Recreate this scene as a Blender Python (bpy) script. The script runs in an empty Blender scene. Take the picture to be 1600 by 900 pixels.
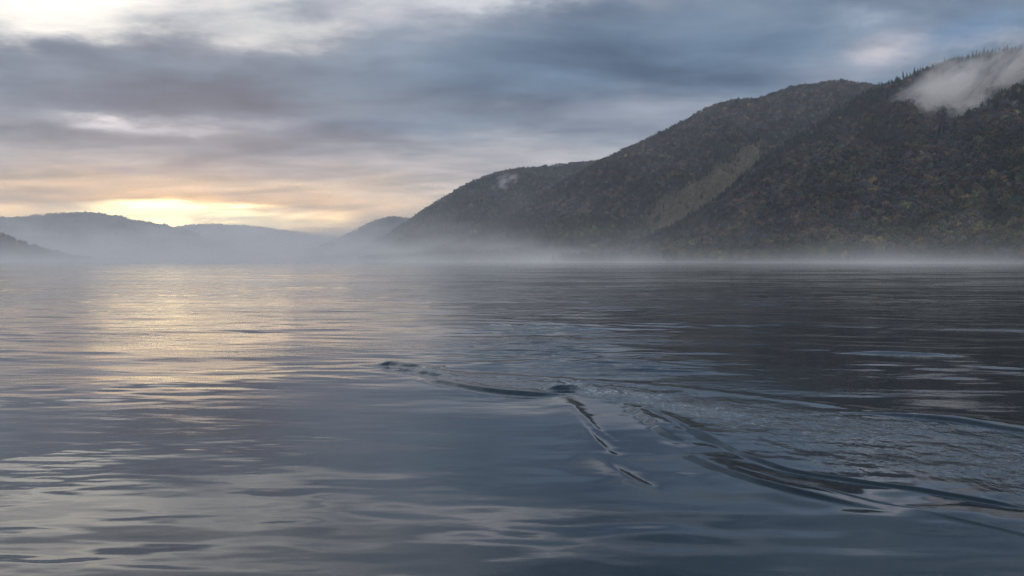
import bpy, math, random
import numpy as np
from mathutils import Vector

random.seed(7)
rng = np.random.default_rng(7)
SC = bpy.context.scene
COL = SC.collection

# ------------------------------------------------------------------ camera
CAM_H = 2.5
F = 1400.0                      # focal length in pixels of a 1600 px wide picture
HORIZON = 408.0
PITCH = math.atan((450.0 - HORIZON) / F)
cam_d = bpy.data.cameras.new('camera')
cam = bpy.data.objects.new('camera', cam_d)
COL.objects.link(cam)
cam_d.sensor_width = 36.0
cam_d.lens = F / 1600.0 * 36.0
cam_d.clip_start = 0.1
cam_d.clip_end = 30000.0
cam.location = (0, 0, CAM_H)
cam.rotation_euler = (math.radians(90) - PITCH, 0, 0)
SC.camera = cam

# ------------------------------------------------------------------ view and render
SC.view_settings.view_transform = 'Standard'
SC.view_settings.look = 'None'
SC.view_settings.exposure = 0.42
SC.view_settings.gamma = 1.0
SC.cycles.use_denoising = True
SC.cycles.denoising_prefilter = 'FAST'
SC.cycles.max_bounces = 6
SC.cycles.diffuse_bounces = 2
SC.cycles.glossy_bounces = 3
SC.cycles.volume_bounces = 3
SC.cycles.use_adaptive_sampling = True
SC.cycles.volume_step_rate = 1.0
SC.cycles.volume_max_steps = 256


def lin(c):
    return tuple((v / 255.0 / 12.92) if v <= 10 else ((v / 255.0 + 0.055) / 1.055) ** 2.4 for v in c)


def direction(x, y):
    """azimuth and elevation of a bearing, given on the 1600 x 900 picture"""
    a = math.atan2(x - 800.0, F)
    e = math.atan2(HORIZON - y, math.hypot(F, x - 800.0))
    return a, e


SUN_AZ, SUN_EL = direction(300, 343)

# ------------------------------------------------------------------ sky
world = bpy.data.worlds.new('World')
SC.world = world
world.use_nodes = True
wt = world.node_tree
wt.nodes.clear()
WN, WL = wt.nodes, wt.links


def wm(op, *ins):
    n = WN.new('ShaderNodeMath'); n.operation = op
    for i, v in enumerate(ins):
        if isinstance(v, (int, float)): n.inputs[i].default_value = v
        else: WL.new(v, n.inputs[i])
    return n.outputs[0]


def wv(op, *ins):
    n = WN.new('ShaderNodeVectorMath'); n.operation = op
    for i, v in enumerate(ins):
        if isinstance(v, (tuple, list)): n.inputs[i].default_value = v
        elif isinstance(v, (int, float)): n.inputs[i].default_value = (v, v, v)
        else: WL.new(v, n.inputs[i])
    return n.outputs['Value'] if op in ('DOT_PRODUCT', 'LENGTH') else n.outputs['Vector']


def wnoise(vec, scale, detail, rough=0.55, dist=0.0):
    n = WN.new('ShaderNodeTexNoise')
    WL.new(vec, n.inputs['Vector'])
    n.inputs['Scale'].default_value = scale
    n.inputs['Detail'].default_value = detail
    n.inputs['Roughness'].default_value = rough
    n.inputs['Distortion'].default_value = dist
    return n


def wmix(fac, a, b):
    n = WN.new('ShaderNodeMix'); n.data_type = 'RGBA'; n.clamp_factor = True
    if isinstance(fac, (int, float)): n.inputs[0].default_value = fac
    else: WL.new(fac, n.inputs[0])
    for sock, v in ((n.inputs[6], a), (n.inputs[7], b)):
        if isinstance(v, tuple): sock.default_value = (*v[:3], 1)
        else: WL.new(v, sock)
    return n.outputs[2]


tc = WN.new('ShaderNodeTexCoord')
dirv = wv('NORMALIZE', tc.outputs['Generated'])
sep = WN.new('ShaderNodeSeparateXYZ'); WL.new(dirv, sep.inputs[0])
dx, dy, dz = sep.outputs
az = wm('ARCTAN2', dx, dy)
el = wm('ARCSINE', dz)
# cloud deck seen in perspective: directions dropped on a flat layer overhead
den = wm('ADD', wm('MAXIMUM', dz, 0.0), 0.11)
deck = WN.new('ShaderNodeCombineXYZ')
WL.new(wm('DIVIDE', dx, den), deck.inputs[0]); WL.new(wm('DIVIDE', dy, den), deck.inputs[1])
deck = deck.outputs[0]
n1 = wnoise(deck, 1.1, 6, 0.55)
n2 = wnoise(wv('ADD', deck, (7.3, 2.1, 0)), 3.4, 5, 0.6)
w1 = wv('SUBTRACT', n1.outputs['Color'], 0.5)
w2 = wv('SUBTRACT', n2.outputs['Color'], 0.5)
amp_e = wm('ADD', wm('MULTIPLY', wm('MAXIMUM', el, 0.0), 0.33), 0.004)
ws1 = WN.new('ShaderNodeSeparateXYZ'); WL.new(w1, ws1.inputs[0])
ws2 = WN.new('ShaderNodeSeparateXYZ'); WL.new(w2, ws2.inputs[0])
azw = wm('ADD', az, wm('ADD', wm('MULTIPLY', ws1.outputs[0], 0.16), wm('MULTIPLY', ws2.outputs[0], 0.10)))
elw = wm('ADD', el, wm('MULTIPLY', amp_e, wm('ADD', wm('MULTIPLY', ws1.outputs[1], 0.9), wm('MULTIPLY', ws2.outputs[1], 0.62))))
pc = WN.new('ShaderNodeCombineXYZ'); WL.new(azw, pc.inputs[0]); WL.new(elw, pc.inputs[1])
pos = pc.outputs[0]

ramp = WN.new('ShaderNodeValToRGB')
WL.new(wm('DIVIDE', elw, math.pi / 2), ramp.inputs[0])
stops = [(408, (190, 172, 156)), (345, (190, 171, 153)), (300, (160, 150, 138)), (250, (136, 139, 146)),
         (205, (112, 124, 140)), (140, (84, 104, 125)), (70, (104, 123, 143)), (0, (138, 147, 162)),
         (-160, (152, 160, 172)), (-700, (78, 92, 108))]
el_ = ramp.color_ramp
el_.interpolation = 'LINEAR'
while len(el_.elements) < len(stops): el_.elements.new(0.5)
for i, (y, c) in enumerate(stops):
    el_.elements[i].position = direction(800, y)[1] / (math.pi / 2)
    el_.elements[i].color = (*lin(c), 1)
sky = ramp.outputs[0]

# (x, y, half width, half height, colour, strength, edge sharpness, gain)
CLOUDS = [
    # unseen clouds above the picture, toned for their reflection in the water
    (1350, -330, 700, 300, (82, 101, 123), 0.85, 1, 1), (1060, -210, 420, 190, (74, 93, 115), 0.85, 1, 1), (110, -170, 430, 190, (178, 175, 180), 0.85, 1, 1),
    # big blue bank and its lighter seams
    (250, 130, 330, 62, (70, 93, 117), 0.88, 1, 1), (930, 105, 290, 62, (74, 98, 124), 0.88, 1, 1),
    (60, 110, 150, 40, (112, 126, 142), 0.5, 1, 1), (1180, 70, 180, 60, (86, 108, 132), 0.7, 1, 1),
    (110, 18, 190, 32, (240, 236, 229), 1.0, 2, 0.88), (300, 6, 190, 34, (236, 231, 226), 0.95, 2, 0.84),
    (415, 18, 95, 44, (238, 234, 228), 0.95, 2, 0.80), (190, -62, 360, 55, (228, 224, 220), 0.8, 1, 1.0), (330, 28, 60, 22, (196, 195, 200), 0.55, 1, 1),  # includes an unseen cream patch added to brighten the foreground water
    (620, 8, 110, 18, (190, 188, 194), 0.5, 1, 1), (760, -8, 190, 13, (205, 205, 208), 0.7, 1, 1),
    (270, 168, 120, 20, (58, 78, 102), 0.8, 1, 1),
    (190, 190, 70, 9, (208, 205, 208), 0.75, 1, 1), (270, 203, 90, 9, (196, 195, 202), 0.7, 1, 1), (400, 190, 110, 9, (172, 175, 187), 0.6, 1, 1),
    (350, 228, 230, 13, (100, 114, 132), 0.75, 1, 1), (570, 198, 190, 17, (74, 97, 122), 0.9, 1, 1),
    (820, 214, 190, 14, (96, 114, 134), 0.75, 1, 1), (140, 225, 160, 16, (122, 128, 140), 0.6, 1, 1),
    # soft lavender light over the hills
    (890, 246, 210, 26, (156, 156, 162), 0.65, 1, 1), (1010, 186, 150, 26, (142, 146, 160), 0.5, 1, 1), (760, 275, 90, 10, (132, 134, 148), 0.5, 1, 1),
    (1420, 62, 70, 24, (176, 170, 176), 0.75, 1, 1), (1360, 14, 80, 12, (150, 160, 176), 0.5, 1, 1),
    (1530, 35, 80, 26, (106, 132, 164), 0.7, 1, 1), (1330, 112, 120, 24, (140, 144, 160), 0.5, 1, 1), (1570, 55, 60, 12, (160, 165, 178), 0.5, 1, 1),
    # warm band towards the sunrise
    (280, 285, 420, 14, (178, 162, 144), 0.5, 1, 1), (160, 264, 240, 8, (150, 142, 146), 0.6, 1, 1), (560, 262, 200, 9, (146, 144, 152), 0.5, 1, 1),
    (250, 315, 380, 13, (206, 164, 112), 0.75, 1, 1), (610, 318, 110, 18, (198, 182, 162), 0.6, 1, 1), (700, 292, 80, 14, (190, 180, 178), 0.6, 1, 1),
    (300, 352, 360, 42, (255, 188, 92), 0.60, 1, 1.0), (300, 343, 215, 22, (255, 230, 168), 1.0, 3, 2.7), (30, 331, 100, 10, (255, 212, 140), 0.95, 2, 1.7), (70, 335, 50, 3, (214, 170, 118), 0.7, 1, 1),
    (490, 352, 90, 17, (252, 208, 140), 0.9, 1, 1.4), (560, 372, 100, 14, (238, 202, 156), 0.75, 1, 1.05),
    (455, 331, 55, 5, (200, 168, 136), 0.85, 1, 1), (110, 326, 120, 5, (196, 165, 135), 0.6, 1, 1),
]
for (x, y, sx, sy, c, s, p, gain) in CLOUDS:
    a, e = direction(x, y)
    ia, ie = F / sx * (1 + ((x - 800) / F) ** 2), F / sy
    q = WN.new('ShaderNodeVectorMath'); q.operation = 'MULTIPLY_ADD'
    WL.new(pos, q.inputs[0]); q.inputs[1].default_value = (ia, ie, 0); q.inputs[2].default_value = (-a * ia, -e * ie, 0)
    d = wv('DOT_PRODUCT', q.outputs[0], q.outputs[0])
    if p != 1: d = wm('POWER', d, float(p))
    g = wm('MULTIPLY', wm('POWER', math.exp(-1), d), s)
    sky = wmix(g, sky, tuple(v * gain for v in lin(c)))
fine = wnoise(wv('MULTIPLY', wv('ADD', deck, (3.7, 9.4, 0)), (0.8, 1.25, 1)), 1.7, 8, 0.58, 0.25)
lit = wm('MULTIPLY', wm('SUBTRACT', fine.outputs[0], 0.32), 2.7)
tone = wmix(lit, (0.50, 0.58, 0.68), (1.48, 1.44, 1.38))
sky = wv('MULTIPLY', sky, tone)
# unseen sky behind is brightened to light the hills; horizon gain offsets haze
back = WN.new('ShaderNodeMapRange'); back.interpolation_type = 'SMOOTHSTEP'
back.inputs[1].default_value = 0.15; back.inputs[2].default_value = -0.75
WL.new(dy, back.inputs[0])
sky = wmix(back.outputs[0], sky, wv('MULTIPLY', tone, (1.32, 1.42, 1.54)))
hz = wm('DIVIDE', el, 0.085)
sky = wv('MULTIPLY', sky, wm('ADD', 1.0, wm('MULTIPLY', wm('POWER', math.exp(-1), wm('MULTIPLY', hz, hz)), 0.62)))
nis = WN.new('ShaderNodeTexSky'); nis.sky_type = 'NISHITA'; nis.sun_disc = False
nis.sun_elevation = SUN_EL; nis.sun_rotation = SUN_AZ
nis.air_density = 1.0; nis.dust_density = 2.0
bg = WN.new('ShaderNodeBackground')
bg.inputs['Strength'].default_value = 0.1
# cloud deck covers nearly all of the clear sky; 10 x because the background strength is 0.1
sc_ = WN.new('ShaderNodeVectorMath'); sc_.operation = 'SCALE'; WL.new(sky, sc_.inputs[0]); sc_.inputs['Scale'].default_value = 10.0
cover = wmix(0.95, nis.outputs[0], sc_.outputs[0])
WL.new(cover, bg.inputs['Color'])
wo = WN.new('ShaderNodeOutputWorld')
WL.new(bg.outputs[0], wo.inputs['Surface'])

# ------------------------------------------------------------------ sun, low behind thin cloud
sun_d = bpy.data.lights.new('sun', 'SUN')
sun_d.energy = 0.016
sun_d.angle = math.radians(12)
sun_d.color = (1.0, 0.72, 0.38)
sun = bpy.data.objects.new('sun', sun_d)
COL.objects.link(sun)
sv = Vector((math.sin(SUN_AZ) * math.cos(SUN_EL), math.cos(SUN_AZ) * math.cos(SUN_EL), math.sin(SUN_EL)))
sun.rotation_euler = (-sv).to_track_quat('-Z', 'Y').to_euler()
sun.location = (-900, 2500, 600)


# ------------------------------------------------------------------ helpers
def tag(o, label=None, cat=None, group=None, kind=None):
    if label: o['label'] = label
    if cat: o['category'] = cat
    if group: o['group'] = group
    if kind: o['kind'] = kind
    return o


def mesh_obj(name, verts, faces, mat, parent=None, smooth=False):
    me = bpy.data.meshes.new(name)
    verts = np.asarray(verts, dtype=np.float32)
    faces = np.asarray(faces, dtype=np.int32)
    k = faces.shape[1]
    me.vertices.add(len(verts)); me.vertices.foreach_set('co', verts.ravel())
    me.loops.add(faces.size); me.loops.foreach_set('vertex_index', faces.ravel())
    me.polygons.add(len(faces)); me.polygons.foreach_set('loop_start', np.arange(0, faces.size, k, dtype=np.int32))
    me.polygons.foreach_set('loop_total', np.full(len(faces), k, dtype=np.int32))
    if smooth: me.polygons.foreach_set('use_smooth', np.ones(len(faces), dtype=bool))
    me.update(calc_edges=True)
    me.validate()
    if mat: me.materials.append(mat)
    o = bpy.data.objects.new(name, me)
    COL.objects.link(o)
    if parent: o.parent = parent
    return o


def perlin(x, y, seed=0):
    r = np.random.default_rng(seed)
    perm = r.permutation(256)
    ang = r.random(256) * 2 * np.pi
    gx, gy = np.cos(ang), np.sin(ang)
    xi, yi = np.floor(x).astype(np.int64), np.floor(y).astype(np.int64)
    xf, yf = x - xi, y - yi
    u = xf ** 3 * (xf * (xf * 6 - 15) + 10); v = yf ** 3 * (yf * (yf * 6 - 15) + 10)

    def g(ix, iy, fx, fy):
        h = perm[(perm[ix & 255] + iy) & 255]
        return gx[h] * fx + gy[h] * fy
    a = g(xi, yi, xf, yf); b = g(xi + 1, yi, xf - 1, yf)
    c = g(xi, yi + 1, xf, yf - 1); d = g(xi + 1, yi + 1, xf - 1, yf - 1)
    return (a + u * (b - a)) * (1 - v) + (c + u * (d - c)) * v * 1.0


def fbm(x, y, octv=4, seed=0, gain=0.5):
    s, a, f = 0, 1.0, 1.0
    for k in range(octv):
        s = s + a * perlin(x * f + 13.7 * k, y * f - 7.1 * k, seed + k)
        a *= gain; f *= 2.03
    return s


def sstep(a, b, x):
    t = np.clip((x - a) / (b - a), 0, 1)
    return t * t * (3 - 2 * t)


def new_mat(name):
    m = bpy.data.materials.new(name); m.use_nodes = True
    nt = m.node_tree; nt.nodes.clear()
    return m, nt, nt.nodes, nt.links


def ground_pt(x, y):
    """where the sight line through a picture point meets the water"""
    cx, cy = (x - 800.0) / F, (450.0 - y) / F
    dyv = math.cos(PITCH) + cy * math.sin(PITCH)
    dzv = -math.sin(PITCH) + cy * math.cos(PITCH)
    t = -CAM_H / dzv
    return np.array((cx * t, dyv * t))


# ------------------------------------------------------------------ materials
def water_material():
    m, nt, N, L = new_mat('loch_water')
    out = N.new('ShaderNodeOutputMaterial'); b = N.new('ShaderNodeBsdfPrincipled')
    b.inputs['Base Color'].default_value = (0.010, 0.018, 0.024, 1)
    b.inputs['Roughness'].default_value = 0.03
    b.inputs['IOR'].default_value = 1.62
    L.new(b.outputs[0], out.inputs['Surface'])
    geo = N.new('ShaderNodeNewGeometry')

    def noise(sx, sy, scale, detail, rot=0.0, rough=0.5):
        mp = N.new('ShaderNodeMapping'); mp.inputs['Scale'].default_value = (sx, sy, 1); mp.inputs['Rotation'].default_value = (0, 0, rot)
        L.new(geo.outputs['Position'], mp.inputs[0])
        n = N.new('ShaderNodeTexNoise'); n.inputs['Scale'].default_value = scale; n.inputs['Detail'].default_value = detail
        n.inputs['Roughness'].default_value = rough
        L.new(mp.outputs[0], n.inputs['Vector'])
        return n.outputs[0]

    def attr(nm):
        a = N.new('ShaderNodeAttribute'); a.attribute_name = nm
        return a.outputs['Fac']

    def mul(a, bb):
        n = N.new('ShaderNodeMath'); n.operation = 'MULTIPLY'
        for i, v in enumerate((a, bb)):
            if isinstance(v, float): n.inputs[i].default_value = v
            else: L.new(v, n.inputs[i])
        return n.outputs[0]

    def add(a, bb):
        n = N.new('ShaderNodeMath'); n.operation = 'ADD'
        L.new(a, n.inputs[0]); L.new(bb, n.inputs[1])
        return n.outputs[0]
    ripple, far, chop = attr('ripple'), attr('far'), attr('chop')
    fine = mul(mul(noise(0.40, 1.0, 3.6, 4, 0.10, 0.55), 0.015), ripple)
    mid = mul(mul(noise(0.35, 1.0, 1.1, 4, -0.07, 0.55), 0.060), far)
    tur = mul(mul(noise(1.3, 0.8, 3.6, 3, 0.2, 0.6), 0.075), chop)
    swl = mul(mul(noise(0.4, 1.0, 0.22, 3, 0.05), 0.26), far)
    h = add(add(add(fine, mid), tur), swl)
    bump = N.new('ShaderNodeBump'); bump.inputs['Strength'].default_value = 1.0; bump.inputs['Distance'].default_value = 1.0
    L.new(h, bump.inputs['Height'])
    L.new(bump.outputs[0], b.inputs['Normal'])
    # flecks of foam where the water is broken, plus painted silver of reflected sky
    fl = noise(1.0, 0.6, 11.0, 4, 0.3, 0.65)
    mr = N.new('ShaderNodeMapRange'); mr.inputs[1].default_value = 0.54; mr.inputs[2].default_value = 0.74; mr.inputs[3].default_value = 0.25
    L.new(fl, mr.inputs[0])
    mk = N.new('ShaderNodeMath'); mk.operation = 'MULTIPLY'; mk.use_clamp = True
    L.new(mr.outputs[0], mk.inputs[0]); L.new(mul(chop, 0.75), mk.inputs[1])
    mx = N.new('ShaderNodeMix'); mx.data_type = 'RGBA'
    mx.inputs[6].default_value = b.inputs['Base Color'].default_value; mx.inputs[7].default_value = (0.50, 0.53, 0.57, 1)
    L.new(mk.outputs[0], mx.inputs[0]); L.new(mx.outputs[2], b.inputs['Base Color'])
    return m


def soil_material():
    m, nt, N, L = new_mat('forest_floor')
    out = N.new('ShaderNodeOutputMaterial'); b = N.new('ShaderNodeBsdfPrincipled')
    b.inputs['Roughness'].default_value = 0.95; b.inputs['Specular IOR Level'].default_value = 0.1
    geo = N.new('ShaderNodeNewGeometry')
    n = N.new('ShaderNodeTexNoise'); n.inputs['Scale'].default_value = 0.03; n.inputs['Detail'].default_value = 8
    L.new(geo.outputs['Position'], n.inputs['Vector'])
    r = N.new('ShaderNodeValToRGB')
    r.color_ramp.elements[0].position = 0.35; r.color_ramp.elements[0].color = (0.012, 0.011, 0.010, 1)
    r.color_ramp.elements[1].position = 0.68; r.color_ramp.elements[1].color = (0.034, 0.028, 0.020, 1)
    L.new(n.outputs[0], r.inputs[0]); L.new(r.outputs[0], b.inputs['Base Color'])
    L.new(b.outputs[0], out.inputs['Surface'])
    return m


def bracken_material():
    m, nt, N, L = new_mat('bracken_slope')
    out = N.new('ShaderNodeOutputMaterial'); b = N.new('ShaderNodeBsdfPrincipled')
    b.inputs['Roughness'].default_value = 0.95; b.inputs['Specular IOR Level'].default_value = 0.1
    geo = N.new('ShaderNodeNewGeometry')
    at = N.new('ShaderNodeAttribute'); at.attribute_name = 'clearing'
    n = N.new('ShaderNodeTexNoise'); n.inputs['Scale'].default_value = 0.045; n.inputs['Detail'].default_value = 9; n.inputs['Roughness'].default_value = 0.65
    L.new(geo.outputs['Position'], n.inputs['Vector'])
    r = N.new('ShaderNodeValToRGB')
    r.color_ramp.elements[0].position = 0.35; r.color_ramp.elements[0].color = (0.012, 0.011, 0.010, 1)
    r.color_ramp.elements[1].position = 0.68; r.color_ramp.elements[1].color = (0.034, 0.028, 0.020, 1)
    r2 = N.new('ShaderNodeValToRGB')
    r2.color_ramp.elements[0].position = 0.38; r2.color_ramp.elements[0].color = (0.050, 0.044, 0.028, 1)
    r2.color_ramp.elements[1].position = 0.64; r2.color_ramp.elements[1].color = (0.095, 0.078, 0.054, 1)
    mx = N.new('ShaderNodeMix'); mx.data_type = 'RGBA'
    L.new(n.outputs[0], r.inputs[0]); L.new(n.outputs[0], r2.inputs[0])
    L.new(at.outputs['Fac'], mx.inputs[0]); L.new(r.outputs[0], mx.inputs[6]); L.new(r2.outputs[0], mx.inputs[7])
    L.new(mx.outputs[2], b.inputs['Base Color']); L.new(b.outputs[0], out.inputs['Surface'])
    return m


def leaf_material(name, colour=None):
    """foliage; with no colour of its own it takes the tint each tree of the wood carries"""
    m, nt, N, L = new_mat(name)
    out = N.new('ShaderNodeOutputMaterial'); b = N.new('ShaderNodeBsdfPrincipled')
    b.inputs['Roughness'].default_value = 0.9; b.inputs['Specular IOR Level'].default_value = 0.15
    geo = N.new('ShaderNodeNewGeometry')
    n = N.new('ShaderNodeTexNoise'); n.inputs['Scale'].default_value = 0.6; n.inputs['Detail'].default_value = 3
    L.new(geo.outputs['Position'], n.inputs['Vector'])
    if colour is None:
        a = N.new('ShaderNodeAttribute'); a.attribute_type = 'INSTANCER'; a.attribute_name = 'tint'
        src = a.outputs['Color']
    else:
        oi = N.new('ShaderNodeObjectInfo')
        hsv = N.new('ShaderNodeHueSaturation'); hsv.inputs['Color'].default_value = (*colour, 1)
        mr = N.new('ShaderNodeMapRange'); mr.inputs[3].default_value = 0.6; mr.inputs[4].default_value = 1.5
        L.new(oi.outputs['Random'], mr.inputs[0]); L.new(mr.outputs[0], hsv.inputs['Value'])
        src = hsv.outputs[0]
    mr2 = N.new('ShaderNodeMapRange'); mr2.inputs[1].default_value = 0.3; mr2.inputs[2].default_value = 0.7
    mr2.inputs[3].default_value = 0.6; mr2.inputs[4].default_value = 1.4
    L.new(n.outputs[0], mr2.inputs[0])
    v = N.new('ShaderNodeVectorMath'); v.operation = 'SCALE'
    L.new(src, v.inputs[0]); L.new(mr2.outputs[0], v.inputs['Scale'])
    L.new(v.outputs[0], b.inputs['Base Color']); L.new(b.outputs[0], out.inputs['Surface'])
    return m


def bark_material():
    m, nt, N, L = new_mat('bark')
    out = N.new('ShaderNodeOutputMaterial'); b = N.new('ShaderNodeBsdfPrincipled')
    geo = N.new('ShaderNodeNewGeometry'); n = N.new('ShaderNodeTexNoise'); n.inputs['Scale'].default_value = 3
    L.new(geo.outputs['Position'], n.inputs['Vector'])
    r = N.new('ShaderNodeValToRGB'); r.color_ramp.elements[0].color = (0.03, 0.025, 0.02, 1); r.color_ramp.elements[1].color = (0.11, 0.09, 0.075, 1)
    L.new(n.outputs[0], r.inputs[0]); L.new(r.outputs[0], b.inputs['Base Color']); b.inputs['Roughness'].default_value = 0.95
    L.new(b.outputs[0], out.inputs['Surface'])
    return m


M_WATER = water_material(); M_SOIL = soil_material(); M_BRACKEN = bracken_material()
M_LEAF = leaf_material('wood_foliage'); M_BARK = bark_material()
M_CONIFER = leaf_material('conifer_needles', (0.022, 0.040, 0.034))
M_GOLD = leaf_material('autumn_leaves', (0.150, 0.115, 0.045))


# ------------------------------------------------------------------ the loch: one sheet, with its swell, ripples and the wake
def polyline(pts, n=60):
    w = np.array([ground_pt(*p) for p in pts])
    s = np.concatenate(([0], np.cumsum(np.hypot(*np.diff(w, axis=0).T))))
    # Catmull-Rom style smoothing through the points
    tt = np.linspace(0, s[-1], n)
    tang = np.gradient(w, s, axis=0)
    k = np.clip(np.searchsorted(s, tt, side='right') - 1, 0, len(s) - 2)
    hh = (s[k + 1] - s[k]); u = (tt - s[k]) / hh
    h00 = 2 * u**3 - 3 * u**2 + 1; h10 = u**3 - 2 * u**2 + u; h01 = -2 * u**3 + 3 * u**2; h11 = u**3 - u**2
    return (h00[:, None] * w[k] + (h10 * hh)[:, None] * tang[k] + h01[:, None] * w[k + 1] + (h11 * hh)[:, None] * tang[k + 1])


def line_dist(P, line):
    """signed distance to a line drawn on the water (positive on the near side) and how far along it"""
    best = np.full(len(P), 1e9); sgn = np.zeros(len(P)); par = np.zeros(len(P))
    n = len(line) - 1
    for i in range(n):
        a, b = line[i], line[i + 1]
        d = b - a; l2 = d @ d
        t = np.clip(((P - a) @ d) / l2, 0, 1)
        q = P - a - t[:, None] * d
        r = q[:, 0] ** 2 + q[:, 1] ** 2
        m = r < best
        best[m] = r[m]; par[m] = (i + t[m]) / n
        sgn[m] = np.sign(d[0] * q[m, 1] - d[1] * q[m, 0])
    return np.sqrt(best) * -sgn, par


def build_water():
    ycoords = np.concatenate((np.arange(1150, 900, -6.0), np.arange(900, 421, -0.6), np.arange(421, 411.0, -0.8)))
    R = CAM_H * F / (ycoords - HORIZON)
    R = np.concatenate(([1.0, 2.0, 3.5], R, np.geomspace(1300, 6400, 14)))
    th_in = np.arange(-700, 700.1, 1.25) / F
    th_in = np.arctan(th_in * 1.28)
    th_l = np.linspace(-math.pi, th_in[0], 60)[:-1]
    th_r = np.linspace(th_in[-1], math.pi, 60)[1:-1]
    TH = np.concatenate((th_l, th_in, th_r))
    nr, na = len(R), len(TH)
    RR, TT = np.meshgrid(R, TH, indexing='ij')
    X = (RR * np.sin(TT)).ravel(); Y = (RR * np.cos(TT)).ravel(); RF = RR.ravel()
    Z = np.zeros_like(X)
    near = 1 - sstep(60, 130, RF)
    # broad lazy swell, longer crests across the view
    mid = 1 - sstep(250, 700, RF)
    Z += near * 0.030 * fbm(X / 5.2 + 3, Y / 3.4, 2, 11)
    band = sstep(19, 32, RF)
    Z += band * near * 0.050 * (0.5 - np.abs(fbm(X / 7.5, Y / 2.6 + .08 * X, 2, 12)))
    Z += band * mid * 0.055 * fbm(X / 16, Y / 6.5, 3, 13)
    Z += mid * sstep(40, 90, RF) * 0.22 * fbm(X / 60, Y / 24, 3, 14)
    Z += near * 0.0125 * fbm(X / 1.6, Y / 0.8 + 0.1 * X, 2, 21) * (0.35 + 1.3 * sstep(-0.15, 0.35, fbm(X / 7, Y / 5, 2, 31)))
    calm = sstep(-0.05, 0.35, fbm(X / 9 + 20, Y / 6, 3, 41))
    Z += near * 0.0034 * fbm(X / 0.8, Y / 0.30, 2, 51) * (.25 + calm)
    # slick, flattened water beside the second hump
    cx, cy = ground_pt(935, 638)
    Z *= 1 - 0.85 * np.exp(-((X - cx) / 1.1) ** 2 - ((Y - cy) / 1.6) ** 2)
    # the wake
    sel = np.where((RF > 6) & (RF < 60) & (np.abs(np.arctan2(X, Y)) < 0.62))[0]
    P = np.stack((X[sel], Y[sel]), 1)
    dz = np.zeros(len(sel))

    def ridge(pts, amp, w, t0=0.12, t1=0.25, wig=0.0, skew=1.0):
        ln = polyline(pts)
        m = w * max(4.5, 2.6 * skew) + abs(wig)
        idx = np.where((P[:, 0] > ln[:, 0].min() - m) & (P[:, 0] < ln[:, 0].max() + m) & (P[:, 1] > ln[:, 1].min() - m) & (P[:, 1] < ln[:, 1].max() + m))[0]
        Q = P[idx]
        d, s = line_dist(Q, ln)
        if wig > 0: d = d + wig * fbm(Q[:, 0] * 1.3, Q[:, 1] * 1.3, 2, 61)
        if wig < 0: d = d + wig * fbm(Q[:, 0] * 0.33, Q[:, 1] * 1.5, 3, 62)
        ww = np.where(d > 0, w, w * skew)
        tap = sstep(0, t0, s) * (1 - sstep(1 - t1, 1, s))
        dz[idx] += amp * tap * np.exp(-(d / ww) ** 2)
    # first hump and the streak trailing from it
    ridge([(582, 574), (606, 571), (640, 574), (690, 583), (740, 590)], 0.105, 0.22, 0.15, 0.6, 0.16, 1.6)
    ridge([(600, 576), (650, 581), (700, 589), (760, 597)], 0.05, 0.12, 0.2, 0.5, 0.12, 2.0)
    ridge([(655, 592), (700, 601), (745, 609), (800, 615), (860, 617), (905, 612)], 0.075, 0.15, 0.2, 0.3, 0.05, 3.0)
    ridge([(700, 582), (830, 590), (930, 596), (1000, 602), (1120, 613), (1260, 629), (1400, 645), (1620, 668)], 0.018, 0.26, 0.1, 0.1, 0.12)
    # second hump
    ridge([(846, 610), (876, 607.5), (900, 608), (928, 610.5)], 0.085, 0.13, 0.4, 0.45, 0.07, 1.6)
    # shoulder curling towards the viewer
    ridge([(900, 622), (935, 650), (985, 690), (1060, 735), (1180, 785), (1330, 822), (1500, 850)], 0.012, 0.34, 0.7, 0.3, 0.03, 2.5)
    ridge([(960, 636), (1000, 668), (1060, 706), (1160, 752), (1300, 795), (1480, 835)], 0.010, 0.22, 0.7, 0.3, 0.03, 2.5)
    # curved dark arcs: steep on the near face, long easy backs
    ridge([(968, 628), (1010, 654), (1050, 682), (1100, 702)], 0.060, 0.10, 0.25, 0.4, 0.10, 5)
    ridge([(1000, 636), (1050, 660), (1110, 690), (1160, 710)], 0.026, 0.06, 0.3, 0.4, 0.06, 5)
    ridge([(1080, 672), (1128, 695), (1180, 718), (1240, 736), (1330, 752), (1450, 770), (1640, 802)], 0.034, 0.055, 0.10, 0.1, 0.03, 30)
    ridge([(1070, 711), (1130, 736), (1200, 760), (1290, 781), (1400, 800)], 0.040, 0.066, 0.06, 0.30, 0.02, 6)
    ridge([(1130, 724), (1200, 746), (1290, 769), (1400, 791), (1500, 804)], 0.010, 0.032, 0.3, 0.4, 0.02, 8)
    ridge([(1270, 642), (1400, 650), (1500, 659), (1600, 673), (1720, 690)], 0.044, 0.085, 0.40, 0.1, 0.06, 8)
    ridge([(1420, 795), (1520, 818), (1640, 846)], 0.014, 0.06, 0.4, 0.1, 0.03, 10)
    # slow rises that catch the sky beyond the wake
    ridge([(760, 582), (880, 571), (1010, 570), (1120, 576), (1230, 581)], 0.10, 1.3, 0.4, 0.5, -1.3)
    ridge([(660, 553), (800, 546), (900, 544), (1030, 547)], 0.075, 1.2, 0.4, 0.5, -2.2)
    ridge([(720, 519), (860, 514), (1000, 512)], 0.07, 1.8, 0.4, 0.5, -3.2)
    ridge([(1280, 551), (1360, 552), (1450, 555), (1560, 558)], 0.075, 0.30, 0.4, 0.5, -0.15)
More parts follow.
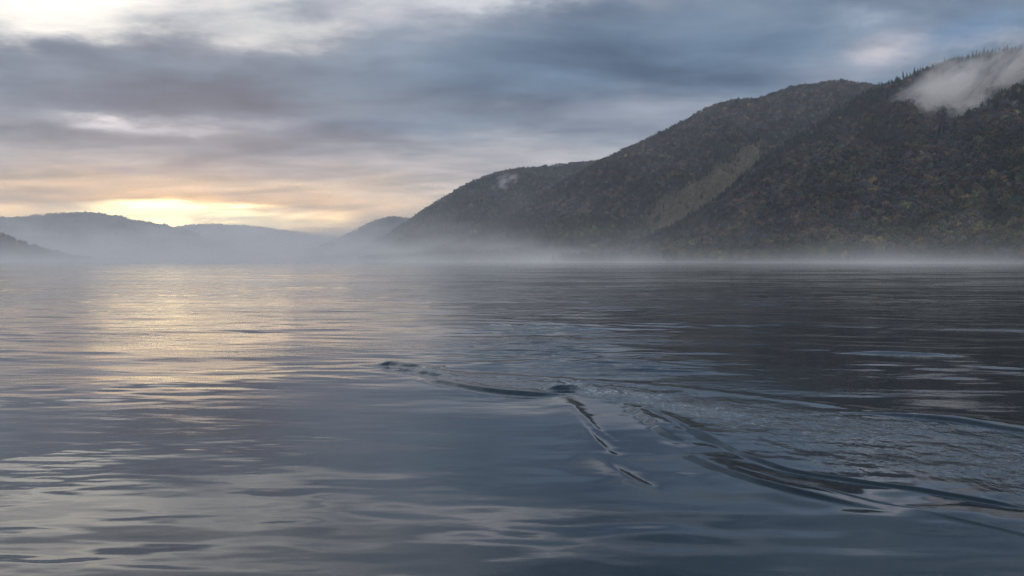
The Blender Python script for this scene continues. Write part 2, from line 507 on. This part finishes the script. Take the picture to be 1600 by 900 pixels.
    # steep edge of the shoulder and a few finer ripples beside it
    ridge([(868, 610), (888, 630), (908, 664), (930, 700), (964, 738), (1006, 764), (1066, 785)], 0.034, 0.34, 0.25, 0.30, 0.02, 0.6)
    ridge([(884, 622), (912, 652), (946, 682), (985, 704)], 0.009, 0.085, 0.5, 0.5, 0.02, 0.7)
    ridge([(886, 638), (914, 672), (948, 706), (990, 732)], 0.009, 0.085, 0.5, 0.5, 0.02, 0.7)
    ridge([(930, 712), (975, 744), (1050, 777)], 0.009, 0.11, 0.5, 0.4, 0.02, 0.7)
    # broken water inside the wake
    up = polyline([(596, 570), (700, 581), (830, 589), (930, 596), (1000, 602), (1120, 613), (1260, 629), (1400, 645), (1700, 678)])
    lo = polyline([(596, 576), (700, 594), (800, 606), (870, 607), (915, 620), (990, 636), (1080, 670), (1140, 697), (1210, 723), (1310, 748), (1450, 770), (1700, 806)])
    au, yu = np.arctan2(up[:, 0], up[:, 1]), np.hypot(*up.T)
    al, yl = np.arctan2(lo[:, 0], lo[:, 1]), np.hypot(*lo.T)
    a = np.arctan2(P[:, 0], P[:, 1]); r = np.hypot(P[:, 0], P[:, 1])
    ru = np.interp(a, au, yu); rl = np.interp(a, al, yl)
    wob = 0.35 * fbm(P[:, 0] * .9, P[:, 1] * .9, 3, 81)
    inside = sstep(-.2, 1.5, ru - r + wob) * sstep(-.2, 1.3, r - rl + wob) * sstep(au[0] - .002, au[0] + .02, a)
    strong = (0.45 + 0.9 * (1 - sstep(0.05, 0.35, a))) * (0.35 + 1.1 * sstep(-.35, .45, fbm(P[:, 0] / 1.9, P[:, 1] / 2.6, 3, 85)))
    dz += inside * strong * (0.034 * fbm(P[:, 0] / .42, P[:, 1] / .62, 3, 91) + 0.012 * fbm(P[:, 0] / 1.3, P[:, 1] / .8, 2, 95))
    Z[sel] += dz
    chop = np.zeros_like(X); chop[sel] = inside * strong
    hump = np.zeros_like(X)
    ripple = 0.25 + 0.75 * calm
    ripple = ripple * sstep(9, 22, RF) * 0.8 + 0.12
    far = sstep(16, 70, RF) * (0.45 + 0.55 * sstep(-.3, .3, fbm(X / 60, Y / 25, 3, 101)))
    vid = np.arange(nr * na).reshape(nr, na)
    a0 = vid[:-1, :]; a1 = vid[1:, :]
    faces = np.stack((a0, a1, np.roll(a1, -1, 1), np.roll(a0, -1, 1)), -1).reshape(-1, 4)
    o = mesh_obj('water', np.stack((X, Y, Z), 1), faces[:, ::-1], M_WATER, smooth=True)
    for nm, arr in (('chop', chop), ('ripple', ripple), ('far', far)):
        at = o.data.attributes.new(nm, 'FLOAT', 'POINT'); at.data.foreach_set('value', arr.astype(np.float32))
    tag(o, 'wide calm loch with a curling wake breaking its grey surface', 'water', kind='structure')
    return o


build_water()


# ------------------------------------------------------------------ trees of the woods (far-off, as one mass per hill)
def quads_from(c, nrm, size, r):
    """leaf clumps: irregular quads at c facing nrm"""
    n = len(c)
    t = r.normal(size=(n, 3)); t -= (t * nrm).sum(1)[:, None] * nrm; t /= np.linalg.norm(t, axis=1)[:, None]
    b = np.cross(nrm, t)
    vs = []
    for sx, sy in ((-1, -.6), (.9, -.8), (.7, .9), (-.6, .8)):
        j = r.uniform(.65, 1.25, (n, 2))
        vs.append(c + t * (sx * j[:, :1]) * size[:, None] + b * (sy * j[:, 1:]) * size[:, None])
    v = np.stack(vs, 1).reshape(-1, 3)
    return v, np.arange(n * 4).reshape(n, 4)


def trunk_geo(h, r0, seg=6, lean=0.0):
    vs, fs = [], []
    for k, (z, rr) in enumerate(((-1.5, r0 * 1.2), (h * .5, r0 * .75), (h, r0 * .15))):
        for i in range(seg):
            a = 2 * math.pi * i / seg
            vs.append((rr * math.cos(a) + lean * z, rr * math.sin(a), z))
    for k in range(2):
        for i in range(seg):
            fs.append((k * seg + i, k * seg + (i + 1) % seg, (k + 1) * seg + (i + 1) % seg, (k + 1) * seg + i))
    return np.array(vs), np.array(fs)


def broad_crown(seed, n=210):
    r = np.random.default_rng(seed)
    lobes = [(np.array((r.normal(0, 1.5), r.normal(0, 1.5), 5.6 + r.normal(0, 1.3))), r.uniform(1.5, 2.5)) for _ in range(7)]
    cs, ns = [], []
    for _ in range(n):
        c, rad = lobes[r.integers(len(lobes))]
        d = r.normal(size=3); d /= np.linalg.norm(d); d[2] = d[2] * .9 + .15
        cs.append(c + d * rad * r.uniform(.75, 1.08)); nn = d + r.normal(0, .5, 3); ns.append(nn / np.linalg.norm(nn))
    return quads_from(np.array(cs), np.array(ns), r.uniform(.35, .8, n), r)


def conifer_crown(seed, n=230, h=12.0, rad=2.2):
    r = np.random.default_rng(seed)
    t = r.random(n) ** 0.75
    a = r.random(n) * 2 * np.pi
    tier = .82 + .18 * np.sin(t * 46 + r.random() * 6)
    rr = rad * (1 - t) ** .85 * tier * r.uniform(.45, 1.08, n) + .06
    z = 1.2 + t * (h - 1.2) - .25 * rr
    c = np.stack((rr * np.cos(a), rr * np.sin(a), z), 1)
    nrm = np.stack((np.cos(a) * .75, np.sin(a) * .75, np.full(n, .75)), 1) + r.normal(0, .3, (n, 3))
    nrm /= np.linalg.norm(nrm, axis=1)[:, None]
    return quads_from(c, nrm, (.75 - .45 * t) * r.uniform(.7, 1.15, n), r)


protos = bpy.data.collections.new('tree_kinds')
for k in range(8):
    if k < 5: v, f = broad_crown(100 + k); tv, tf = trunk_geo(6.0, .2)
    else: v, f = conifer_crown(200 + k); tv, tf = trunk_geo(11.5, .2)
    f = np.concatenate((f, tf + len(v))); v = np.concatenate((v, tv))
    o = mesh_obj('wood_tree_%d' % k, v, f, M_LEAF)
    COL.objects.unlink(o); protos.objects.link(o)

ng = bpy.data.node_groups.new('scatter_wood', 'GeometryNodeTree')
ng.interface.new_socket('Geometry', in_out='INPUT', socket_type='NodeSocketGeometry')
ng.interface.new_socket('Geometry', in_out='OUTPUT', socket_type='NodeSocketGeometry')
gi, go = ng.nodes.new('NodeGroupInput'), ng.nodes.new('NodeGroupOutput')
ci = ng.nodes.new('GeometryNodeCollectionInfo'); ci.inputs['Collection'].default_value = protos
ci.inputs['Separate Children'].default_value = True; ci.inputs['Reset Children'].default_value = True
iop = ng.nodes.new('GeometryNodeInstanceOnPoints'); iop.inputs['Pick Instance'].default_value = True


def named(nm, ty):
    n = ng.nodes.new('GeometryNodeInputNamedAttribute'); n.data_type = ty; n.inputs['Name'].default_value = nm
    return n.outputs['Attribute']


ng.links.new(gi.outputs[0], iop.inputs['Points']); ng.links.new(ci.outputs[0], iop.inputs['Instance'])
ng.links.new(named('pick', 'INT'), iop.inputs['Instance Index'])
ng.links.new(named('turn', 'FLOAT_VECTOR'), iop.inputs['Rotation'])
ng.links.new(named('size', 'FLOAT_VECTOR'), iop.inputs['Scale'])
ng.links.new(iop.outputs[0], go.inputs[0])

PAL = {'pine': (.008, .022, .028), 'olive': (.084, .084, .040), 'rust': (.112, .064, .044), 'bare': (.060, .050, .062),
       'gold': (.180, .135, .060), 'grey': (.078, .078, .080), 'green': (.026, .048, .044)}


def forest(name, pts, pick, size, tint, label):
    n = len(pts)
    me = bpy.data.meshes.new(name); me.vertices.add(n); me.vertices.foreach_set('co', pts.astype(np.float32).ravel())
    at = me.attributes.new('pick', 'INT', 'POINT'); at.data.foreach_set('value', pick.astype(np.int32))
    at = me.attributes.new('turn', 'FLOAT_VECTOR', 'POINT')
    rot = np.zeros((n, 3)); rot[:, 2] = rng.random(n) * 6.283; rot[:, :2] = rng.normal(0, .04, (n, 2))
    at.data.foreach_set('vector', rot.astype(np.float32).ravel())
    at = me.attributes.new('size', 'FLOAT_VECTOR', 'POINT'); at.data.foreach_set('vector', size.astype(np.float32).ravel())
    at = me.attributes.new('tint', 'FLOAT_COLOR', 'POINT')
    at.data.foreach_set('color', np.concatenate((tint, np.ones((n, 1))), 1).astype(np.float32).ravel())
    o = bpy.data.objects.new(name, me); COL.objects.link(o)
    md = o.modifiers.new('scatter', 'NODES'); md.node_group = ng
    tag(o, label, 'forest', kind='stuff')
    return o


# ------------------------------------------------------------------ hills
class Hill:
    """a ridge given by its skyline bearings and its distance, with a slope down to the shore in front and one behind"""
    def __init__(self, sky, shore, crest, seed, rough=1.0, lift=0.0, power=1.0):
        xs = np.array([p[0] for p in sky], float); ys = np.array([p[1] for p in sky], float)
        self.az = np.arctan((xs - 800) / F)
        self.te = (HORIZON - ys + lift) / np.hypot(F, xs - 800)
        self.shore, self.crest, self.seed, self.rough, self.power = shore, crest, seed, rough, power

    def ends(self, a):
        x = 800 + F * np.tan(a)
        return np.interp(x, *self.shore), np.interp(x, *self.crest)

    def point(self, a, t):
        ds, dc = self.ends(a)
        # smooth skyline
        te = sum(np.interp(a + k, self.az, self.te) for k in (-.008, -.004, 0, .004, .008)) / 5
        zc = te * dc + CAM_H
        d = np.where(t <= 1, ds + (dc - ds) * t, dc + (t - 1) * (dc - ds) * 1.2)
        prof = np.where(t <= 1, np.clip(t, 0, 1) ** self.power, 1 - .85 * sstep(1, 2.2, t) - .15 * (t - 1))
        x, y = d * np.sin(a), d * np.cos(a)
        env = np.sin(np.pi * np.clip(t, 0, 1)) ** .8
        k = self.rough * np.clip(zc, 0, 1e9)
        gul = fbm(a * 11 + t * 1.8, t * 1.3, 3, self.seed) * .26 + fbm(x / 70, y / 90, 3, self.seed + 5) * .03
        z = zc * prof + k * env * gul - 2.5 * (1 - np.clip(t * 8, 0, 1))
        z += np.where(t > .9, fbm(x / 55, y / 55, 3, self.seed + 9) * 6 * self.rough, 0)
        return np.stack((x, y, z), -1)

    def build(self, label, mat, na=260, nt=90, clearing=None):
        a = np.linspace(self.az[0], self.az[-1], na); t = np.concatenate((np.linspace(0, 1, nt), np.linspace(1, 2.2, nt // 3)[1:]))
        A, T = np.meshgrid(a, t, indexing='ij')
        V = self.point(A, T).reshape(-1, 3)
        V[:, 2] = np.maximum(V[:, 2], -2.4)
        n2 = len(t); vid = np.arange(na * n2).reshape(na, n2)
        f = np.stack((vid[:-1, :-1], vid[1:, :-1], vid[1:, 1:], vid[:-1, 1:]), -1).reshape(-1, 4)
        o = mesh_obj('hill', V, f, mat, smooth=True)
        if clearing is not None:
            at = o.data.attributes.new('clearing', 'FLOAT', 'POINT'); at.data.foreach_set('value', clearing(V).astype(np.float32))
        tag(o, label, 'hill', kind='structure')
        return o

    def scatter(self, n, a0=None, a1=None, t1=1.06, tbias=1.0):
        a0 = self.az[0] if a0 is None else a0; a1 = self.az[-1] if a1 is None else a1
        m = int(n * 1.6)
        a = rng.uniform(a0, a1, m); t = rng.random(m) ** tbias * t1
        ds, dc = self.ends(a)
        w = (ds + (dc - ds) * t) * (dc - ds); keep = rng.random(m) < w / w.max()
        a, t = a[keep], t[keep]
        p = self.point(a, t)
        ok = p[:, 2] > 0.5
        return p[ok], a[ok], t[ok]


def picture_xy(p):
    """bearing of a point as seen from the boat, on the picture's scale"""
    u = 800 + F * p[:, 0] / p[:, 1]
    v = HORIZON - F * (p[:, 2] - CAM_H) / p[:, 1]
    return u, v


def colours(p, t, conifer, seed, cold=1.0):
    """tint and species patches over a slope, with hill-fold shade painted in: russet high up, olive and gold low down, dark pines where asked"""
    n = len(p)
    aa = np.arctan2(p[:, 0], p[:, 1]); dd = np.hypot(p[:, 0], p[:, 1])
    q = .6 * fbm(p[:, 0] / 120, p[:, 1] / 120, 4, seed) + .75 * fbm(aa * 14 + t * 2.2, t * 1.5 + dd / 2000, 3, seed + 7); q2 = fbm(p[:, 0] / 45, p[:, 1] / 45, 3, seed + 3)
    names = list(PAL); pal = np.array([PAL[k] for k in names])
    low = 1 - sstep(.15, .6, t + .35 * q)
    w = np.zeros((n, len(names)))
    w[:, names.index('olive')] = .25 + 1.1 * low
    w[:, names.index('gold')] = .03 + .30 * low * sstep(0, .4, q2)
    w[:, names.index('rust')] = .45 + .5 * (1 - low) * sstep(-.1, .3, q2)
    w[:, names.index('bare')] = .25 + 1.3 * (1 - low)
    w[:, names.index('grey')] = .25
    w[:, names.index('green')] = .25 + .9 * sstep(0, .35, -q2)
    w[:, names.index('pine')] = .08 + 2.6 * sstep(.08, .34, -q)
    w /= w.sum(1)[:, None]
    c = np.clip((np.cumsum(w, 1) < rng.random(n)[:, None]).sum(1), 0, len(names) - 1)
    isp = (c == names.index('pine')) | conifer
    tint = pal[c]
    tint[isp] = PAL['pine']
    tint = tint * .72 * (1 + .55 * np.clip(q, -.8, .8))[:, None] * rng.uniform(.25, 1.75, (n, 1)) * (1 + .8 * np.clip(q2, -.7, .8))[:, None] * rng.uniform(.92, 1.08, (n, 3))  # patch noise also paints the shading of hill folds into the tint
    pick = np.where(isp, rng.integers(5, 8, n), rng.integers(0, 5, n))
    s = rng.uniform(.75, 1.25, n)
    s = np.where(isp, s * rng.uniform(.45, 1.0, n), s)
    size = np.stack((s, s, s * rng.uniform(.8, 1.2, n)), 1)
    return pick, size, tint


# near right-hand spur under the cloud
spur = Hill([(1040, 402), (1090, 388), (1150, 366), (1210, 338), (1270, 308), (1330, 276), (1390, 243), (1430, 225), (1470, 208),
             (1500, 192), (1530, 172), (1560, 152), (1600, 135), (1660, 112), (1760, 84), (1900, 60), (2100, 60)],
            ([1000, 2100], [1120, 1020]), ([1000, 1300, 1600, 2100], [1180, 1330, 1480, 1500]), 5, .8, -6)
# the near right-hand hill
near_hill = Hill([(820, 408), (900, 402), (960, 392), (1020, 366), (1070, 340), (1120, 308), (1160, 272), (1200, 240), (1250, 209), (1300, 176), (1360, 138),
                  (1420, 113), (1480, 95), (1540, 82), (1600, 73), (1700, 62), (1900, 50), (2100, 60)],
                 ([800, 1100, 2100], [1300, 1180, 1120]), ([800, 1050, 1300, 1600, 2100], [1420, 1600, 1850, 2000, 2000]), 15, .9, -6)
# the long hill behind it
long_hill = Hill([(560, 406), (650, 397), (700, 386), (750, 366), (790, 345), (830, 318), (870, 291), (910, 267), (950, 246), (1000, 224), (1040, 203),
                  (1080, 184), (1115, 164), (1150, 157), (1185, 156), (1220, 142), (1260, 134), (1310, 129), (1350, 132), (1420, 150), (1520, 190), (1700, 260)],
                 ([500, 900, 1700], [2000, 1600, 1500]), ([500, 800, 1100, 1400, 1700], [2300, 2600, 2650, 2700, 2700]), 25, 1.0, -4)
third_hill = Hill([(430, 406), (500, 402), (545, 396), (580, 381), (610, 363), (640, 344), (670, 324), (700, 305), (730, 287), (760, 275), (800, 265), (850, 260),
                   (890, 256), (925, 252), (980, 250), (1100, 270), (1300, 330)],
                  ([430, 700, 1300], [3000, 2500, 2300]), ([430, 700, 1300], [3400, 3600, 3600]), 35, 1.0, -3)
small_hill = Hill([(330, 407), (420, 403), (480, 392), (520, 378), (550, 364), (575, 350), (600, 341), (622, 339), (645, 344), (700, 360), (800, 400)],
                  ([330, 800], [3800, 3600]), ([330, 800], [4300, 4400]), 45, 1.0, -2)
far_ridge = Hill([(100, 400), (200, 370), (280, 357), (320, 353), (360, 354), (400, 357), (450, 364), (500, 371), (540, 374), (600, 385), (700, 405)],
                 ([100, 700], [5000, 5000]), ([100, 700], [5600, 5600]), 55, .8, -2)
left_hill = Hill([(-500, 330), (-300, 338), (-150, 352), (-60, 350), (0, 345), (50, 342), (90, 337), (130, 335), (170, 338), (210, 348), (250, 354), (290, 363),
                  (330, 377), (360, 386), (400, 395), (470, 405), (520, 408)],
                 ([-500, 520], [3300, 3900]), ([-500, 520], [4000, 4600]), 65, .9, -2)
left_shore = Hill([(-700, 330), (-400, 338), (-200, 345), (-80, 352), (-30, 358), (0, 366), (25, 376), (55, 386), (85, 395), (120, 403), (170, 408)],
                  ([-700, 200], [1500, 2300]), ([-700, 200], [1900, 2500]), 75, .8, -4)


def clearing_mask(p):
    """open bracken strip running down the long hill"""
    u, v = picture_xy(p)
    lower = np.interp(u, [940, 985, 1050, 1120, 1190], [385, 362, 322, 280, 236])
    v = v + 9 * fbm(p[:, 0] / 60, p[:, 1] / 60, 3, 400)
    m = sstep(-26, -3, v - lower + 4) * sstep(950, 1040, u) * (1 - sstep(1180, 1205, u))
    return m


long_hill.build('long wooded hill with an open bracken strip behind the near hill', M_BRACKEN, clearing=clearing_mask)
near_hill.build('steep dark wooded hill rising highest behind the low cloud', M_SOIL)
spur.build('near wooded spur in front of the low cloud', M_SOIL)
third_hill.build('rounded blue grey wooded hill with a small cloud puff', M_SOIL)
small_hill.build('small hazy hill at the foot of the rounded hill', M_SOIL)
far_ridge.build('faintest flat ridge under the bright gap in the cloud', M_SOIL, na=140)
left_hill.build('broad misty hill left of the sunrise', M_SOIL)
left_shore.build('dark low shore slope at the edge of the far left', M_SOIL, na=140)


def wood(h, n, seed, label, conifer_fn=None, keep_fn=None, scale=1.0, t1=1.06, tbias=1.0):
    p, a, t = h.scatter(n, t1=t1, tbias=tbias)
    u, v = picture_xy(p)
    if keep_fn is not None:
        k = keep_fn(p, u, v, t); p, a, t, u, v = p[k], a[k], t[k], u[k], v[k]
    con = conifer_fn(p, u, v, t) if conifer_fn is not None else np.zeros(len(p), bool)
    pick, size, tint = colours(p, t, con, seed)
    return forest('forest', p, pick, size * scale, tint, label)


wood(spur, 13000, 300, 'autumn wood covering the near spur in front of the low cloud',
     lambda p, u, v, t: (t > .88) & (rng.random(len(p)) < .75), scale=1.25)
wood(near_hill, 24000, 310, 'dark wood on the steep near hill behind the low cloud',
     lambda p, u, v, t: (t > .86) & (rng.random(len(p)) < .9) | ((t > .97) & (rng.random(len(p)) < .9)), scale=1.05)
wood(long_hill, 44000, 320, 'russet and dark green wood on the long hill around the bracken strip',
     lambda p, u, v, t: (np.abs(v - np.interp(u, [930, 1000, 1070, 1140, 1200], [380, 335, 292, 255, 215])) < 26) & (u > 930) & (u < 1300) & (rng.random(len(p)) < .7),
     lambda p, u, v, t: rng.random(len(p)) > .985 * clearing_mask(p), scale=1.15)
# low bushes on the open strip
p, a, t = long_hill.scatter(60000)
k = clearing_mask(p) > .3
p, t = p[k], t[k]
pick, size, tint = colours(p, t * 0 + .5, np.zeros(len(p), bool), 325)
pick = rng.integers(0, 5, len(p))
tint = np.array((.128, .098, .056)) * rng.uniform(.5, 1.4, (len(p), 1)) * (1 + .5 * fbm(p[:, 0] / 40, p[:, 1] / 40, 2, 326))[:, None]
forest('bracken', p - np.array((0, 0, .4)), pick, size * rng.uniform(.22, .5, (len(p), 1)), tint, 'low tawny bracken and bushes on the open strip of the long hill')
bpy.data.objects['bracken']['category'] = 'bracken'
wood(third_hill, 26000, 330, 'blue grey wood on the rounded hill with the small cloud puff', scale=1.1)
wood(small_hill, 8000, 340, 'hazy wood on the small hill beside the sunrise', scale=1.2)
wood(far_ridge, 5000, 350, 'faint line of trees along the farthest ridge', scale=2.0, tbias=.4)
wood(left_hill, 16000, 360, 'misty wood on the broad hill left of the sunrise', scale=1.7, tbias=.7)
wood(left_shore, 7000, 370, 'dark wood on the low shore slope at the far left')


# ------------------------------------------------------------------ trees one can tell apart
def tree_proto(name, kind, seed):
    root = bpy.data.objects.new(name, None); COL.objects.link(root)
    root.empty_display_size = 1
    if kind == 'conifer':
        v, f = conifer_crown(seed, 300); tv, tf = trunk_geo(11.5, .22)
        mesh_obj('crown', v, f, M_CONIFER, root); mesh_obj('trunk', tv, tf, M_BARK, root)
    else:
        v, f = broad_crown(seed, 280); tv, tf = trunk_geo(6.5, .24)
        mesh_obj('crown', v, f, M_GOLD, root); mesh_obj('trunk', tv, tf, M_BARK, root)
    return root


def place(root, used, loc, s, rz, label, cat, group):
    if used:
        r = root.copy(); COL.objects.link(r)
        for ch in root.children:
            c = ch.copy(); c.parent = r; COL.objects.link(c)
    else:
        r = root
    r.location = loc; r.scale = (s * .95, s * .95, s); r.rotation_euler = (0, 0, rz)
    tag(r, label, cat, group)
    return r


def on_crest(h, x, t=0.99):
    a = np.array([math.atan((x - 800) / F)])
    return h.point(a, np.array([t]))[0]


con = tree_proto('conifer', 'conifer', 901)
first = True
for x in (1600, 1592, 1583, 1576, 1566, 1558, 1549, 1542, 1534, 1525, 1517, 1508, 1502, 1484, 1476, 1467, 1459, 1448, 1440, 1431):
    p = on_crest(spur, x + random.uniform(-2, 2), random.uniform(.985, 1.0))
    place(con, not first, p - np.array((0, 0, 1.0)), random.uniform(.7, 1.6), random.random() * 6, 'dark conifer on the crest of the near spur against the low cloud', 'tree', 'conifers on the near spur crest')
    first = False
p = on_crest(spur, 1494, .99)
place(con, True, p - np.array((0, 0, 1.0)), 1.9, 1.0, 'tallest pointed conifer standing alone at the lower tip of the low cloud', 'tree', None)
for x in np.linspace(1128, 1352, 34):
    p = on_crest(near_hill, x + random.uniform(-2, 2), random.uniform(.97, 1.0))
    place(con, True, p - np.array((0, 0, 1.0)), random.uniform(.5, 1.05), random.random() * 6, 'dark conifer in the line down the left edge of the steep near hill', 'tree', 'conifers down the hill edge')
gold = tree_proto('birch_tree', 'broad', 951)
first = True
for k in range(26):
    x = random.uniform(1150, 1590); t = random.uniform(.18, .62)
    p = on_crest(spur, x, t)
    place(gold, not first, p - np.array((0, 0, .8)), random.uniform(.8, 1.25), random.random() * 6, 'pale golden birch among the darker trees of the near spur', 'tree', 'golden birches on the near spur')
    first = False


# ------------------------------------------------------------------ haze, mist and low cloud
def box_obj(name, lo, hi, mat):
    (x0, y0, z0), (x1, y1, z1) = lo, hi
    v = [(x0, y0, z0), (x1, y0, z0), (x1, y1, z0), (x0, y1, z0), (x0, y0, z1), (x1, y0, z1), (x1, y1, z1), (x0, y1, z1)]
    f = [(0, 3, 2, 1), (4, 5, 6, 7), (0, 1, 5, 4), (1, 2, 6, 5), (2, 3, 7, 6), (3, 0, 4, 7)]
    return mesh_obj(name, v, f, mat)


def haze_material(density):
    m, nt, N, L = new_mat('haze_air')
    out = N.new('ShaderNodeOutputMaterial'); v = N.new('ShaderNodeVolumePrincipled')
    v.inputs['Color'].default_value = (0.90, 0.93, 0.99, 1)
    v.inputs['Density'].default_value = density
    v.inputs['Anisotropy'].default_value = 0.1
    L.new(v.outputs[0], out.inputs['Volume'])
    return m


def volume_material(name, build):
    m, nt, N, L = new_mat(name)
    out = N.new('ShaderNodeOutputMaterial'); v = N.new('ShaderNodeVolumePrincipled')
    v.inputs['Color'].default_value = (1.0, 0.935, 0.90, 1)
    v.inputs['Anisotropy'].default_value = 0.0

    def mm(op, *ins):
        n = N.new('ShaderNodeMath'); n.operation = op
        for i, q in enumerate(ins):
            if isinstance(q, (int, float)): n.inputs[i].default_value = q
            else: L.new(q, n.inputs[i])
        return n.outputs[0]

    def noise(vec, scale, detail=3, rough=.55, stretch=(1, 1, 1), dist=0.0):
        mp = N.new('ShaderNodeMapping'); mp.inputs['Scale'].default_value = stretch; L.new(vec, mp.inputs[0])
        n = N.new('ShaderNodeTexNoise'); n.inputs['Scale'].default_value = scale; n.inputs['Detail'].default_value = detail
        n.inputs['Roughness'].default_value = rough; n.inputs['Distortion'].default_value = dist
        L.new(mp.outputs[0], n.inputs['Vector'])
        return n.outputs[0]
    L.new(build(N, L, mm, noise), v.inputs['Density'])
    L.new(v.outputs[0], out.inputs['Volume'])
    return m


box_obj('haze', (-7000, -7000, -3.6), (7000, 7000, 520), haze_material(0.000072))
h = bpy.data.objects['haze']; tag(h, 'thin blue grey air over the whole loch', 'haze', kind='stuff')

MIST_TOP, MIST_H = 0.085, 0.0080


def mist_density(N, L, mm, noise):
    g = N.new('ShaderNodeNewGeometry'); s = N.new('ShaderNodeSeparateXYZ'); L.new(g.outputs['Position'], s.inputs[0])
    x, y, z = s.outputs
    d = mm('SQRT', mm('ADD', mm('MULTIPLY', x, x), mm('MULTIPLY', y, y)))
    e = mm('DIVIDE', z, d)
    n = noise(g.outputs['Position'], .006, 3, .55, (1, 1, 2.5))
    n = mm('MAXIMUM', mm('MULTIPLY', mm('SUBTRACT', n, .36), 3.6), 0.06)
    n2 = noise(g.outputs['Position'], .0032, 3, .55, (1, .6, .2))
    hh = mm('MULTIPLY', mm('MAXIMUM', mm('ADD', -.2, mm('MULTIPLY', n2, 2.6)), .35), -MIST_H)
    eh = mm('DIVIDE', mm('DIVIDE', e, hh), mm('ADD', 1.0, mm('POWER', mm('DIVIDE', d, 2850.0), 2.0)))
    fall = mm('ADD', mm('MULTIPLY', mm('POWER', math.e, eh), .86), mm('MULTIPLY', mm('POWER', math.e, mm('MULTIPLY', eh, .28)), .14))
    top = mm('MAXIMUM', mm('SUBTRACT', 1.0, mm('DIVIDE', e, MIST_TOP)), 0.0)
    inn = mm('MINIMUM', mm('MULTIPLY', mm('MAXIMUM', mm('SUBTRACT', d, 260), 0), 1 / 400), 1.0)
    return mm('MULTIPLY', mm('MULTIPLY', mm('MULTIPLY', fall, top), mm('MULTIPLY', n, inn)), mm('ADD', .0028, mm('MULTIPLY', d, .0000011)))


def build_mist():
    ds = [250, 400, 700, 1100, 1700, 2600, 3800, 5200]
    az_ = np.radians(np.linspace(-62, 62, 60))
    V, n = [], len(ds)
    for a in az_:
        for d in ds: V.append((d * math.sin(a), d * math.cos(a), 0.25))
        for d in ds: V.append((d * math.sin(a), d * math.cos(a), .3 + MIST_TOP * d))
    V = np.array(V); Fc = []
    for i in range(len(az_) - 1):
        b, c = i * 2 * n, (i + 1) * 2 * n
        for k in range(n - 1):
            Fc.append((b + k, b + k + 1, c + k + 1, c + k)); Fc.append((b + n + k, c + n + k, c + n + k + 1, b + n + k + 1))
        Fc.append((b, c, c + n, b + n)); Fc.append((b + n - 1, b + 2 * n - 1, c + 2 * n - 1, c + n - 1))
    for i in (0, len(az_) - 1):
        b = i * 2 * n
        for k in range(n - 1):
            q = (b + k, b + n + k, b + n + k + 1, b + k + 1)
            Fc.append(q if i == 0 else q[::-1])
    o = mesh_obj('mist', V, Fc, volume_material('water_mist', mist_density))
    tag(o, 'pale morning mist lying along the far shores of the loch', 'mist', kind='stuff')
    return o


build_mist()


def cloud(name, centre, radii, rot_y, density, scale, label, seed):
    """a low cloud: a lumpy closed hull filled with wispy vapour"""
    import bmesh
    bm = bmesh.new(); bmesh.ops.create_icosphere(bm, subdivisions=4, radius=1.0)
    me = bpy.data.meshes.new(name)
    for v in bm.verts:
        c = v.co.copy()
        k = 1 + .16 * math.sin(3.1 * c.x + seed) * math.cos(2.7 * c.z + seed) + .1 * math.sin(5.3 * c.z + 2.2 * c.y + seed)
        v.co = c * k
    bm.to_mesh(me); bm.free()

    def dens(N, L, mm, noise):
        tcn = N.new('ShaderNodeTexCoord')
        p = tcn.outputs['Object']
        ln = N.new('ShaderNodeVectorMath'); ln.operation = 'LENGTH'; L.new(p, ln.inputs[0])
        r = ln.outputs['Value']
        off = N.new('ShaderNodeVectorMath'); off.operation = 'ADD'; L.new(p, off.inputs[0]); off.inputs[1].default_value = (seed, seed * 2.0, 0)
        nn = noise(off.outputs[0], scale, 6, .6, (1, .6, 1), .6)
        body = mm('SUBTRACT', 1.0, r)
        q = mm('ADD', mm('MULTIPLY', body, 1.3), mm('MULTIPLY', mm('SUBTRACT', nn, .56), 7.0))
        q = mm('ADD', mm('MINIMUM', mm('MAXIMUM', q, 0.0), 1.2), mm('MULTIPLY', mm('MAXIMUM', body, 0.0), 0.07))
        q = mm('MULTIPLY', q, mm('MINIMUM', mm('MULTIPLY', mm('MAXIMUM', body, 0.0), 4.0), 1.0))
        return mm('MULTIPLY', q, density)
    vm = volume_material(name + '_vapour', dens); vm.cycles.volume_step_rate = 0.3
    me.materials.append(vm)
    o = bpy.data.objects.new(name, me); COL.objects.link(o)
    o.location = centre; o.scale = radii; o.rotation_euler = (0, rot_y, -math.atan2(centre[0], centre[1]))
    tag(o, label, 'cloud')
    return o


def at_dist(x, y, d):
    return (d * (x - 800) / F, d, CAM_H + d * (HORIZON - y) / F)


cloud('low_cloud', at_dist(1508, 153, 1530), (190, 72, 98), -0.52, .021, 2.0, 'large white wisp of low cloud hanging above the near spur', 3.0)
cloud('cloud_puff', at_dist(790, 284, 2850), (62, 30, 30), -0.45, .016, 1.7, 'tiny pale puff of cloud in front of the rounded hill', 8.0)
